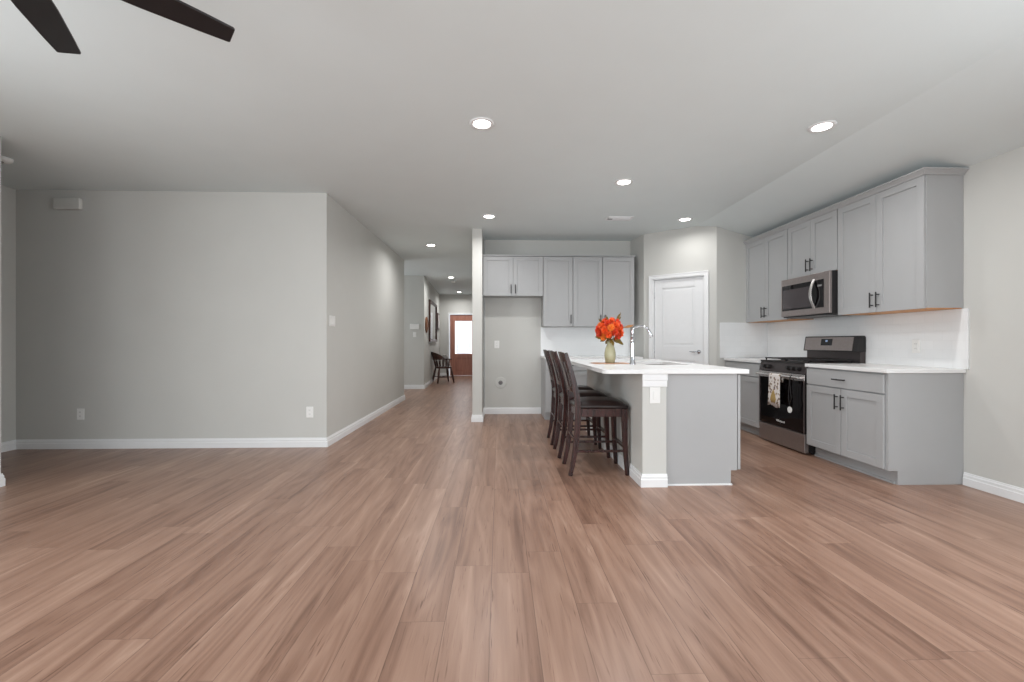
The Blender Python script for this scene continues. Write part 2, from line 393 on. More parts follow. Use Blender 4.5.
plate('light_switch', 'white three-rocker switch plate on the hallway wall just past the corner', 'light switch', (-1.853, 4.9, 1.36), (1, 0), w=.165, gangs=3)
plate('power_outlet', 'white outlet at mid height in the empty refrigerator alcove', 'outlet', (-.035, 6.852, 1.09), (0, -1))
plate('light_switch', 'small white switch plate under the alarm panel in the hallway', 'light switch', (-2.03, 10.57, 1.31), (0, -1))
plate('light_switch', 'white switch plate on the end post of the island', 'light switch', (1.213, 3.3595, .713), (0, -1), w=.083, h=.127)
plate('power_outlet', 'white outlet on the tiled backsplash right of the range', 'outlet', (RX-.011, 3.72, 1.09), (-1, 0))
t = thing('alarm_panel', 'white alarm control panel on the hallway wall facing the room', 'alarm panel', (-2.03, 10.57, 1.5))
m = MB(); m.box(-.11, -.03, -.07, .11, 0, .07); m.build('housing', 'plastic', t, bevel=.01)
m = MB(); m.box(-.085, -.033, -.03, .05, -.029, .05); m.build('screen', 'plastic', t)
t = thing('door_chime', 'white rectangular chime box high on the wide grey wall', 'door chime', (-4.53, 4.745, 2.58))
m = MB(); m.box(-.135, -.045, -.06, .135, 0, .06); m.build('housing', 'soft', t, bevel=.012)
m = MB()
for k in range(4): m.box(-.09, -.048, -.035+k*.02, .09, -.044, -.025+k*.02)
m.build('grille', 'soft', t)
t = thing('water_supply_box', 'round white refrigerator water valve box low in the alcove', 'water valve box', (.025, 6.852, .49))
m = MB(); m.tube([(0, -.008, 0), (0, 0, 0)], [.085, .09], 32)
m.build('cover_ring', 'soft', t, bevel=.002)
m = MB(); m.cyl((0, -.012, 0), (0, -.007, 0), .034, 24); m.build('recess', 'grey', t)
m = MB(); m.cyl((0, -.045, .01), (0, -.01, .01), .012, 12); m.box(-.022, -.055, .004, .022, -.043, .016); m.build('valve_handle', 'dsteel', t)

# ---------------------------------------------------------------- ceiling fixtures
cans = [((-.127, 3.256), 'recessed ceiling light nearest the camera, left of the island'),
        ((2.441, 3.225), 'recessed ceiling light nearest the grey upper cabinets on the right'),
        ((1.271, 4.401), 'recessed ceiling light directly above the kitchen island'),
        ((-.129, 5.65), 'recessed ceiling light just in front of the narrow wall end'),
        ((2.466, 5.711), 'recessed ceiling light in front of the pantry door wall'),
        ((-1.141, 7.355), 'recessed ceiling light at the mouth of the hallway'),
        ((-1.205, 10.995), 'recessed ceiling light halfway down the hallway'),
        ((-1.286, 14.2), 'recessed ceiling light over the front door')]
def make_can(dim=1.0):
    t = thing('recessed_light', '', 'ceiling light', (0, 0, CH), 0, 'recessed ceiling lights')
    m = MB(); m.lathe([(.062, -.002), (.066, -.007), (.088, -.006), (.093, 0), (.062, 0)]); m.build('trim_ring', 'trim', t, smooth=True)
    m = MB(); m.lathe([(.001, -.004), (.063, -.004), (.063, -.001), (.001, -.001)]); m.build('lens', 'lens', t)
    area_light('downlight_lamp', (0, 0, -.012), (0, 0, 0), .12, .12, P_CAN*dim, (1, .99, .98), PI*.9, 'DISK', t)
    return t
c0 = make_can()
for i, ((x, y), lb) in enumerate(cans):
    t = c0 if i == 0 else (make_can(.4) if i == 4 else copy_tree(c0))
    t.location = (x*.985, y*.985, CH); t['label'] = lb
t = thing('air_vent', 'white ceiling air register above the back of the kitchen', 'air vent', (1.555, 5.6, CH))
m = MB(); m.box(-.17, -.09, -.008, .17, .09, 0); m.build('frame', 'trim', t, bevel=.003)
m = MB()
for k in range(7): m.box(-.14, -.06+k*.018, -.013, .14, -.053+k*.018, -.007)
m.build('louvers', 'trim', t)
m = MB(); m.box(-.15, -.02, -.0145, -.09, .02, -.012); m.build('damper_slot', 'grey', t)
t = thing('smoke_detector', 'round white smoke detector on the ceiling at the far left edge', 'smoke detector', (-4.33, 3.93, CH))
m = MB(); m.lathe([(.001, -.035), (.05, -.035), (.065, -.02), (.068, 0), (.001, 0)]); m.build('housing', 'plastic', t, smooth=True)
m = MB(); m.lathe([(.001, -.038), (.012, -.038), (.012, -.034), (.001, -.034)]); m.build('test_button', 'grey', t)
t = thing('smoke_detector', 'round white smoke detector on the ceiling of the hallway', 'smoke detector', (-1.2, 11.55, CH))
m = MB(); m.lathe([(.001, -.035), (.05, -.035), (.065, -.02), (.068, 0), (.001, 0)]); m.build('housing', 'plastic', t, smooth=True)

# ceiling fan: only blade tips reach into the frame
FH = Vector((-1.645, 1.42)); FZ = 2.44
t = thing('ceiling_fan', 'black ceiling fan with long tapered blades, upper left corner', 'ceiling fan', (FH.x, FH.y, CH))
m = MB(); m.lathe([(.001, -.06), (.05, -.055), (.065, 0), (.001, 0)]); m.build('canopy', 'fan', t, smooth=True)
m = MB(); m.cyl((0, 0, -.2), (0, 0, -.04), .013); m.build('downrod', 'fan', t, smooth=True)
m = MB(); m.lathe([(.001, -.37), (.07, -.365), (.10, -.34), (.105, -.25), (.07, -.2), (.001, -.195)]); m.build('motor_housing', 'fan', t, smooth=True)
for k in range(5):
    ang = math.radians(44.5+72*k-.0); R = .70
    rm = Matrix.Rotation(ang, 4, 'Z') @ Matrix.Rotation(math.radians(-11), 4, 'X')
    m = MB(); zz = FZ-CH
    prof = [(.12, .045), (.2, .064), (.4, .062), (.6, .050), (R-.006, .042), (R, .038)]
    up = [(x, w) for x, w in prof]; lo = [(x, -w) for x, w in prof][::-1]
    pts = [rm @ Vector((x, y, 0)) + Vector((0, 0, zz)) for x, y in up+lo]
    m.prism([tuple(p) for p in pts], (0, 0, .009)); b = m.build('blade', 'fan', t, bevel=.002)
    m = MB(); m.box(.08, -.022, -.012, .2, .022, -.001, Matrix.Translation((0, 0, zz)) @ rm); m.build('blade_bracket', 'black', b)

# ---------------------------------------------------------------- pantry door
rz = math.atan2(dw.y, dw.x)
ox, oy = P1
def dpt(s, o=0): return (ox+dw.x*s+nw.x*o, oy+dw.y*s+nw.y*o, 0)
cas = bpy.data.objects.new('door_1', None); COL.objects.link(cas); cas.location = dpt(ds0); cas.rotation_euler = (0, 0, rz); struct(cas)
w = ds1-ds0
m = MB()
m.box(-.052, -.018, 0, 0, 0, 2.045); m.box(w, -.018, 0, w+.052, 0, 2.045); m.box(-.052, -.018, 2.045, w+.052, 0, 2.095)
m.box(-.058, -.024, 0, -.045, 0, 2.095); m.box(w+.045, -.024, 0, w+.058, 0, 2.095); m.box(-.058, -.024, 2.088, w+.058, 0, 2.102)
m.box(-.001, 0, 0, .012, .12, 2.045); m.box(w-.012, 0, 0, w+.001, .12, 2.045); m.box(.012, 0, 2.033, w-.012, .12, 2.045)
m.build('door_casing', 'trim', cas, bevel=.002)
def panel_door(parent, w, h, y0, panels, mat, th=.035, st=.115):
    m = MB(); m.box(0, y0+.010, 0, w, y0+th, h)
    zs = [0]+[z for p in panels for z in p]+[h]
    m.box(0, y0, 0, st, y0+.012, h); m.box(w-st, y0, 0, w, y0+.012, h)
    for i in range(0, len(zs), 2): m.box(st, y0, zs[i], w-st, y0+.012, zs[i+1])
    for z0, z1 in panels:
        a = .022; m.box(st+a+.012, y0+.003, z0+a+.012, w-st-a-.012, y0+.012, z1-a-.012)
        m.box(st, y0+.006, z0, st+a*.6, y0+.012, z1); m.box(w-st-a*.6, y0+.006, z0, w-st, y0+.012, z1)
        m.box(st, y0+.006, z0, w-st, y0+.012, z0+a*.6); m.box(st, y0+.006, z1-a*.6, w-st, y0+.012, z1)
    return m.build('door_leaf', mat, parent, bevel=.003)
leaf = panel_door(cas, w-.03, 2.02, .02, [(.22, .86), (1.06, 1.90)], 'door')
leaf.location = (.015, 0, .008)
def lever(parent, x, y, z, dirx):
    m = MB(); m.cyl((x, y, z), (x, y-.008, z), .027, 24); m.cyl((x, y-.008, z), (x, y-.045, z), .010, 14)
    m.tube([(x, y-.045, z), (x+dirx*.03, y-.05, z+.001), (x+dirx*.07, y-.048, z-.002), (x+dirx*.115, y-.045, z+.004)], [.011, .010, .008, .006], 12)
    return m.build('door_handle', 'chrome', parent, smooth=True)
lever(leaf, w-.03-.062, .02, .985, -1)
for z in (.22, 1.0, 1.80):
    m = MB(); m.cyl((-.004, .016, z-.045), (-.004, .016, z+.045), .006, 10); m.build('hinge', 'chrome', leaf)

# ---------------------------------------------------------------- front door at the end of the hall
fd = bpy.data.objects.new('door_2', None); COL.objects.link(fd); fd.location = (-1.66, 14.7, 0); struct(fd)
m = MB(); w = .93
m.box(-.055, -.02, 0, -.0, 0, 2.06); m.box(w, -.02, 0, w+.055, 0, 2.06); m.box(-.055, -.02, 2.06, w+.055, 0, 2.115)
m.build('door_casing', 'trim', fd, bevel=.002)
m = MB()
gx0, gx1, gz0, gz1 = .185, .745, .74, 1.84
m.box(.01, .03, .01, gx0, .075, 2.05); m.box(gx1, .03, .01, w-.01, .075, 2.05); m.box(gx0, .03, gz1, gx1, .075, 2.05); m.box(gx0, .03, .60, gx1, .075, gz0)
m.box(gx0, .03, .01, gx1, .075, .14); m.box(gx0, .045, .14, gx1, .07, .60); m.box(gx0+.04, .037, .18, gx1-.04, .05, .56)
lf = m.build('door_leaf', 'mahog', fd, bevel=.004)
m = MB(); m.box(gx0, .045, gz0, gx1, .055, gz1); gg = m.build('glass_pane', 'dglass', lf)
m = MB(); cx = (gx0+gx1)/2
nz = 6; dz = (gz1-gz0)/nz
for k in range(nz):
    z = gz0+dz*(k+.5)
    for s in (-1, 0, 1):
        c = cx+s*.17
        pts = [(c+.07*math.cos(a)*(1 if s == 0 else .75), .040, z+.08*math.sin(a)) for a in [2*PI*q/16 for q in range(17)]]
        m.tube(pts, .014, 5)
        m.tube([(c-.08, .04, z-.09), (c+.08, .04, z+.09)], .011, 5); m.tube([(c-.08, .04, z+.09), (c+.08, .04, z-.09)], .011, 5)
m.build('leaded_pattern', 'lead', gg)
m = MB(); m.cyl((w-.08, .03, 1.0), (w-.08, -.03, 1.0), .028, 18); m.cyl((w-.08, .03, 1.15), (w-.08, 0, 1.15), .026, 18); m.build('door_knob', 'black', lf)

# ---------------------------------------------------------------- cabinets
def pull(parent, x, y, z, L=.135, horiz=False):
    m = MB(); yy = y-.030
    if horiz:
        m.cyl((x-L/2, yy, z), (x+L/2, yy, z), .006, 12)
        for s in (-1, 1): m.cyl((x+s*L*.34, y, z), (x+s*L*.34, yy, z), .005, 10)
    else:
        m.cyl((x, yy, z-L/2), (x, yy, z+L/2), .006, 12)
        for s in (-1, 1): m.cyl((x, y, z+s*L*.34), (x, yy, z+s*L*.34), .005, 10)
    return m.build('handle', 'black', parent, smooth=False)
def shaker(parent, x0, x1, z0, z1, y, rail=.062, name='door'):
    m = MB(); t = .019; g = .0015
    x0 += g; x1 -= g; z0 += g; z1 -= g
    m.box(x0, y-t, z0, x0+rail, y, z1); m.box(x1-rail, y-t, z0, x1, y, z1)
    m.box(x0+rail, y-t, z0, x1-rail, y, z0+rail); m.box(x0+rail, y-t, z1-rail, x1-rail, y, z1)
    m.box(x0+rail, y-t+.009, z0+rail, x1-rail, y, z1-rail)
    return m.build(name, 'cab', parent, bevel=.0015)
def slab(parent, x0, x1, z0, z1, y):
    g = .0015; m = MB(); m.box(x0+g, y-.019, z0+g, x1-g, y, z1-g); return m.build('drawer', 'cab', parent, bevel=.0025)
# local: x = width, front faces -y at y=0, body behind to y=depth
def base_cabinet(label, loc, rz, w, d=.60, doors=2, drawers=1, group=None, toe=.075, flip=False):
    t = thing('base_cabinet', label, 'cabinet', loc, rz, group)
    m = MB(); m.prism([(0, .0, .11), (0, toe, .11), (0, toe, 0), (0, d, 0), (0, d, .88), (0, 0, .88)], (w, 0, 0)); m.build('body', 'cab', t)
    ds = []
    for k in range(drawers):
        a = w*k/drawers; b = w*(k+1)/drawers
        o = slab(t, a+.004, b-.004, .715, .868, -.001); pull(o, (a+b)/2, -.02, .79, horiz=True)
    for k in range(doors):
        a = w*k/doors; b = w*(k+1)/doors
        o = shaker(t, a+.004, b-.004 if k == doors-1 else b, .118, .708, -.001)
        hx = (b-.035) if (k % 2 == 0) != flip else (a+.035)
        pull(o, hx, -.02, .59)
    m = MB(); m.box(0, toe-.012, 0, w, toe-.001, .018); m.build('shoe_trim', 'cab', t)
    return t
def upper_cabinet(label, loc, rz, w, z0, z1, d=.32, doors=2, group=None, hz=.11, hside=None, under='maple'):
    t = thing('wall_cabinet', label, 'cabinet', loc, rz, group)
    m = MB(); m.box(0, 0, z0+.006, w, d, z1); m.build('body', 'cab', t)
    m = MB(); m.box(.012, .012, z0, w-.012, d, z0+.006); m.build('bottom_panel', under, t)
    for k in range(doors):
        a = w*k/doors; b = w*(k+1)/doors
        o = shaker(t, a+(.003 if k == 0 else 0), b-(.003 if k == doors-1 else 0), z0, z1-.004, -.001)
        right = (k % 2 == 0) if hside is None else hside
        pull(o, (b-.032) if right else (a+.032), -.02, z0+hz)
    return t
UZ0, UZ1 = 1.392, 2.452
FXU = RX-.302   # carcass front plane of upper cabinets on right wall (doors in front)
YN, YA, YB, YF = 3.342, 4.225, 4.973, 5.835
GR = 'grey upper cabinets on the range wall'
upper_cabinet('grey two-door upper cabinet nearest the camera, right of the microwave', (FXU, YA-.001, 0), -PI/2, YA-YN-.001, UZ0, UZ1, d=.30, group=GR)
upper_cabinet('short grey two-door upper cabinet directly above the microwave', (FXU, YB-.001, 0), -PI/2, YB-YA-.002, 1.845, UZ1, d=.30, group=GR)
upper_cabinet('tall grey upper cabinet left of the microwave, beside the pantry corner', (FXU, YF, 0), -PI/2, YF-YB-.001, UZ0, UZ1, d=.30, group=GR)
# crown moulding with a mitred return at the near end
m = MB()
cp = [(0, 0), (.010, 0), (.014, .010), (.034, .030), (.042, .034), (.042, .045), (0, .045)]
ff = FXU-.02
ringA = [(ff-o, YF, UZ1+z-.006) for o, z in cp]; ringB = [(ff-o, YN-o, UZ1+z-.006) for o, z in cp]; ringC = [(RX-.001, YN-o, UZ1+z-.006) for o, z in cp]
m.loft([ringA, ringB, ringC]); m.box(ff, YN, UZ1+.001, RX-.001, YF, UZ1+.03)
tag(m.build('crown_molding', 'cab'), 'grey crown molding capping the upper cabinets above the range', 'molding')

BXF = 3.065  # carcass front plane of base cabinets, right wall
BD = RX-BXF-.001
base_cabinet('grey base cabinet right of the range with drawer and two doors', (BXF, 4.235, 0), -PI/2, 4.235-3.365, d=BD, group='grey base cabinets on the range wall')
base_cabinet('grey base cabinet left of the range, running to the pantry wall', (BXF, 5.788, 0), -PI/2, 5.788-5.015, d=BD, doors=1, flip=True, group='grey base cabinets on the range wall')
m = MB(); m.prism([(BXF-.001, 3.342, .11), (BXF+.075, 3.342, .11), (BXF+.075, 3.342, 0), (RX-.001, 3.342, 0), (RX-.001, 3.342, .88), (BXF-.001, 3.342, .88)], (0, .022, 0))
tag(m.build('end_panel', 'cab', bevel=.001), 'flat grey side panel closing the base cabinets toward the camera', 'panel')

# back wall kitchen run
YK = 6.852
YU = YK-.302; UBZ = 2.415
upper_cabinet('short wide grey cabinet hung above the empty refrigerator alcove', (-.238, YU, 0), 0, .900, 1.82, UBZ, d=.30, hz=.10, under='cab')
G2 = 'tall grey single-door upper cabinets on the back wall'
upper_cabinet('tall single-door grey upper cabinet next to the refrigerator alcove cabinet', (.664, YU, 0), 0, .448, 1.362, UBZ, d=.30, doors=1, under='cab', group=G2)
upper_cabinet('tall single-door grey upper cabinet in the middle of the back wall trio', (1.113, YU, 0), 0, .448, 1.362, UBZ, d=.30, doors=1, under='cab', group=G2)
upper_cabinet('tall single-door grey upper cabinet nearest the pantry, behind the bouquet', (1.562, YU, 0), 0, .485, 1.362, UBZ, d=.30, doors=1, under='cab', group=G2, hside=False)
m = MB(); m.box(-.238, YU-.035, UBZ+.0005, 2.055, YK-.001, UBZ+.018)
tag(m.build('crown_molding', 'cab'), 'thin grey top molding along the back wall cabinets', 'molding')
YBf = YK-.60
base_cabinet('grey base cabinet on the back wall beside the refrigerator alcove', (.664, YBf, 0), 0, .668, d=.599, group='grey base cabinets on the back wall')
base_cabinet('grey base cabinet on the back wall behind the island, near the pantry', (1.333, YBf, 0), 0, .668, d=.599, group='grey base cabinets on the back wall')

# countertops
def rounded(x0, y0, x1, y1, r, n=6):
    out = []
    for cx, cy, a0, rr in ((x1-r[1], y0+r[1], -90, r[1]), (x1-r[2], y1-r[2], 0, r[2]), (x0+r[3], y1-r[3], 90, r[3]), (x0+r[0], y0+r[0], 180, r[0])):
        for k in range(n+1):
            a = math.radians(a0+90*k/n); out.append((cx+rr*math.cos(a), cy+rr*math.sin(a)))
    return out
def slab_with_hole(name, outer, inner, z0, z1, mat, bevel=.003):
    bm = bmesh.new(); loops = []
    for pts in ([outer] + ([inner] if inner else [])):
        vs = [bm.verts.new((x, y, z0)) for x, y in pts]; es = [bm.edges.new((vs[i], vs[(i+1) % len(vs)])) for i in range(len(vs))]; loops += es
    bmesh.ops.triangle_fill(bm, edges=loops, use_beauty=True)
    r = bmesh.ops.extrude_face_region(bm, geom=bm.faces[:])
    for v in [g for g in r['geom'] if isinstance(g, bmesh.types.BMVert)]: v.co.z = z1
    q = MB(); q.bm.free(); q.bm = bm
    return q.build(name, mat, bevel=bevel)
IX0, IX1, IY0, IY1 = .805, 1.945, 3.325, 5.53
SX0, SX1, SY0, SY1 = 1.40, 1.80, 4.02, 4.76
tag(slab_with_hole('countertop', rounded(IX0, IY0, IX1, IY1, (.06, .012, .012, .06)), rounded(SX0, SY0, SX1, SY1, (.03,)*4), .882, .914, 'quartz'),
    'white quartz island countertop with overhang on the stool side', 'countertop')
m = MB(); m.box(BXF-.035, 3.322, .882, RX-.001, 4.235, .914)
tag(m.build('countertop', 'quartz', bevel=.003), 'white quartz countertop right of the range', 'countertop')
m = MB(); m.box(BXF-.035, 5.014, .882, RX-.001, 5.795, .914)
tag(m.build('countertop', 'quartz', bevel=.003), 'white quartz countertop left of the range by the pantry wall', 'countertop')
m = MB(); m.box(.652, YBf-.035, .882, 2.075, YK-.001, .914)
tag(m.build('countertop', 'quartz', bevel=.003), 'white quartz countertop along the back wall under the tall cabinets', 'countertop')
# backsplash
m = MB(); m.box(RX-.011, 3.30, .9145, RX-.0005, 5.85, UZ0-.001); m.box(RX-.011, YA, UZ0-.002, RX-.0005, YB, 1.84)
tag(m.build('tile_backsplash', 'tileY'), 'white subway tile backsplash on the wall behind the range', 'backsplash')
m = MB(); m.prism([(2.975, P2[1]-.008, .9145), (RX-.012, P2[1]+.060, .9145), (RX-.012, P2[1]+.0700, .9145), (2.975, P2[1]+.0035, .9145)], (0, 0, UZ0-.0155-.9))
tag(m.build('tile_backsplash', 'tileX'), 'short white tile backsplash return on the pantry side wall', 'backsplash')
m = MB(); m.box(.655, YK-.011, .9145, 2.075, YK-.0005, 1.361)
tag(m.build('tile_backsplash', 'tileX'), 'white subway tile backsplash on the back wall behind the stools', 'backsplash')

# ---------------------------------------------------------------- island
t = thing('kitchen_island', 'kitchen island base with greige half wall and light grey end panel', 'island', (0, 0, 0))
m = MB(); m.box(1.115, 3.36, 0, 1.305, 5.49, .8815); m.build('half_wall', 'wall', t, bevel=.004)
base_path('baseboard', [(1.115, 5.49), (1.115, 3.36), (1.308, 3.36)], -1, t)
m = MB(); m.box(1.111, 3.342, .828, 1.309, 3.3595, .8815); m.box(1.113, 3.347, .778, 1.307, 3.3595, .829); m.build('capital_trim', 'trim', t, bevel=.004)
m = MB(); m.prism([(1.306, 3.385, 0), (1.828, 3.385, 0), (1.828, 3.385, .115), (1.878, 3.385, .115), (1.878, 3.385, .8815), (1.306, 3.385, .8815)], (0, .02, 0)); m.build('end_panel', 'cab', t, bevel=.001)
m = MB(); m.box(1.312, 3.378, 0, 1.835, 3.385, .012); m.build('shoe_trim', 'trim', t)
m = MB(); m.prism([(1.306, 3.405, 0), (1.80, 3.405, 0), (1.80, 3.405, .115), (1.868, 3.405, .115), (1.868, 3.405, .70), (1.306, 3.405, .70)], (0, 2.08, 0))
m.box(1.306, 3.405, .70, 1.868, 3.96, .8815); m.box(1.306, 4.82, .70, 1.868, 5.485, .8815); m.box(1.85, 3.96, .70, 1.868, 4.82, .8815); m.build('cabinet_body', 'cab', t)
for a, b in ((3.388, 3.93), (3.93, 4.39), (4.39, 4.85), (4.85, 5.48)):
    m = MB(); g = .002; X = 1.886; r = .06; z0, z1 = .12, .868
    m.box(X, a+g, z0, X+.021, a+r, z1); m.box(X, b-r, z0, X+.021, b-g, z1); m.box(X, a+r, z0, X+.021, b-r, z0+r); m.box(X, a+r, z1-r, X+.021, b-r, z1); m.box(X, a+r, z0+r, X+.010, b-r, z1-r)
    d = m.build('door', 'cab', t, bevel=.0015)
    m = MB(); m.cyl((X+.05, b-.035, .62), (X+.05, b-.035, .755), .006, 10); m.cyl((X+.02, b-.035, .645), (X+.05, b-.035, .645), .005, 8); m.cyl((X+.02, b-.035, .73), (X+.05, b-.035, .73), .005, 8)
    m.build('handle', 'black', d)
# sink
m = MB(); i = .004
a = [(SX0-i, SY0-i), (SX1+i, SY0-i), (SX1+i, SY1+i), (SX0-i, SY1+i)]; b = [(SX0-.002, SY0-.002), (SX1+.002, SY0-.002), (SX1+.002, SY1+.002), (SX0-.002, SY1+.002)]
m.box(SX0-i, SY0-i, .715, SX1+i, SY1+i, .72)
m.box(SX0-i, SY0-i, .72, SX0, SY1+i, .8812); m.box(SX1, SY0-i, .72, SX1+i, SY1+i, .8812); m.box(SX0, SY0-i, .72, SX1, SY0, .8812); m.box(SX0, SY1, .72, SX1, SY1+i, .8812)
t = thing('kitchen_sink', 'undermount stainless sink set into the white island top', 'sink', (0, 0, 0))
m.build('basin', 'steel', t)
m = MB(); m.lathe([(.001, .726), (.03, .726), (.045, .7205), (.001, .7205)], ((SX0+SX1)/2, (SY0+SY1)/2, 0)); m.build('drain', 'chrome', t)
# faucet
FX, FY = 1.265, 4.10
t = thing('kitchen_faucet', 'tall chrome pull-down faucet rising from the island beside the bouquet', 'faucet', (FX, FY, .914))
m = MB(); m.lathe([(.001, 0), (.031, 0), (.031, .006), (.024, .018), (.020, .10), (.016, .2), (.0125, .26), (.001, .262)]); m.build('body', 'chrome', t, smooth=True)
R = .078; pts = [(0, 0, .25), (0, 0, .30)]
for k in range(0, 13):
    a = PI-PI*.84*k/12; pts.append((R+R*math.cos(a), 0, .315+R*.62*math.sin(a)))
m = MB(); m.tube(pts, .0115, 14); m.build('spout', 'chrome', t, smooth=True)
e = Vector(pts[-1]); dd = (Vector(pts[-1])-Vector(pts[-2])).normalized(); dd = Vector((.42, 0, -.9)).normalized()
m = MB(); m.tube([e, e+dd*.02, e+dd*.06, e+dd*.085], [.012, .014, .017, .0175], 16); m.build('spray_head', 'chrome', t, smooth=True)
m = MB(); m.cyl((0, 0, .09), (0, .045, .095), .010, 12); m.tube([(0, .04, .095), (.0, .055, .12), (.0, .06, .19)], [.008, .007, .005], 10); m.build('lever_handle', 'chrome', t, smooth=True)

# placemat, vase, bouquet
VX, VY = 1.105, 4.31
m = MB(); m.prism([(x, y, .9143) for x, y in rounded(VX-.175, VY-.12, VX+.175, VY+.12, (.03,)*4)], (0, 0, .004))
tag(m.build('placemat', 'mat', bevel=.001), 'terracotta placemat under the vase on the island', 'placemat')
m = MB(); m.lathe([(.001, 0), (.040, 0), (.048, .015), (.056, .06), (.055, .10), (.044, .15), (.031, .185), (.029, .205), (.033, .215), (.027, .213), (.024, .19), (.001, .18)])
o = tag(m.build('ceramic_vase', 'vase', smooth=True), 'pale olive ceramic bottle vase on the island placemat', 'vase'); o.location = (VX, VY, .9185)
t = thing('flower_bouquet', 'round bouquet of orange silk flowers standing in the olive vase', 'flowers', (VX, VY, .9185+.2)); t.scale = (1.2, 1.2, 1.3)
def petal_ring(m, c, axis, n, length, width, lift, ph, curl):
    q = axis.to_track_quat('Z', 'Y')
    for k in range(n):
        a = ph+2*PI*k/n+random.uniform(-.15, .15)
        L = length*random.uniform(.85, 1.1); Wd = width*random.uniform(.85, 1.15)
        rows = []
        for i in range(4):
            s = i/3; rr = L*(math.sin(s*PI/2*.95)); zz = L*lift*s+curl*L*s*s
            ww = Wd*(.35+1.0*math.sin(PI*min(1, s*.78+.08)))*.5
            rows.append([q @ Vector((math.cos(a)*rr-math.sin(a)*t_*ww, math.sin(a)*rr+math.cos(a)*t_*ww, zz+abs(t_)*ww*.35+random.uniform(-.002, .002)))+c for t_ in (-1, 0, 1)])
        V = [[m.bm.verts.new(p) for p in r] for r in rows]
        for i in range(3):
            for j in range(2): m.bm.faces.new((V[i][j], V[i][j+1], V[i+1][j+1], V[i+1][j]))
cen = Vector((-.003, 0, .088)); RB = .085
dirs = []
for k in range(34):
    z = 1-1.55*(k+.5)/34; r = math.sqrt(max(0, 1-z*z)); a = k*2.39996
    dirs.append(Vector((r*math.cos(a), r*math.sin(a), z)))
for k, d in enumerate(dirs):
    m = MB(); c = cen+Vector((d.x*RB, d.y*RB, d.z*RB*.9)); sz = random.uniform(.025, .034)
    petal_ring(m, c, d, 9, sz, sz*.62, .15, random.random()*6, .1)
    petal_ring(m, c+d*.006, d, 8, sz*.8, sz*.55, .6, random.random()*6, .15)
    petal_ring(m, c+d*.01, d, 6, sz*.5, sz*.45, 1.3, random.random()*6, .1)
    m.build('blossom', ('orange', 'red', 'orange', 'gold', 'orange', 'red')[k % 6], t, smooth=True, solid=.0012)
def leafs(m, p0, p1, w, n=5):
    p0 = Vector(p0); p1 = Vector(p1); d = p1-p0; side = d.cross(Vector((0, 1, .2))).normalized()
    L = []; 
    for i in range(n+1):
        s = i/n; ww = w*math.sin(PI*min(.99, s*.93+.04)); c = p0+d*s+Vector((0, 0, -.01*s*s))
        L.append((m.bm.verts.new(c-side*ww), m.bm.verts.new(c+Vector((0, .003, 0))), m.bm.verts.new(c+side*ww)))
    for a, b in zip(L, L[1:]):
        m.bm.faces.new((a[0], a[1], b[1], b[0])); m.bm.faces.new((a[1], a[2], b[2], b[1]))
for k in range(16):
    a = 2*PI*k/16+random.uniform(-.2, .2); z = random.uniform(-.02, .07)
    m = MB(); p0 = Vector((math.cos(a)*.04, math.sin(a)*.04, .03)); p1 = Vector((math.cos(a)*random.uniform(.09, .125), math.sin(a)*.11, z)); leafs(m, p0, p1, .014)
    m.build('leaf', 'leaf', t, solid=.001)
for p1, mt in (((.085, -.02, .235), 'leaf'), ((.10, .03, .21), 'leaf'), ((-.03, .0, .215), 'leaf'), ((-.1, -.02, .19), 'leaf'), ((.185, 0, .135), 'wheat'), ((.2, .0, .142), 'wheat')):
    m = MB(); m.tube([cen+Vector((0, 0, -.05)), (Vector(p1)+cen)*.5, p1], [.002, .002, .001], 5); leafs(m, Vector(p1)*.62+cen*.38, p1, .009); m.build('sprig', mt, t, solid=.001)
m = MB()
for k in range(6):
    a = k*1.05; m.tube([(math.cos(a)*.004, math.sin(a)*.004, -.015), (math.cos(a)*.018, math.sin(a)*.018, .02), (math.cos(a)*.05, math.sin(a)*.05, .06)], .0025, 6)
m.build('stems', 'leaf', t)

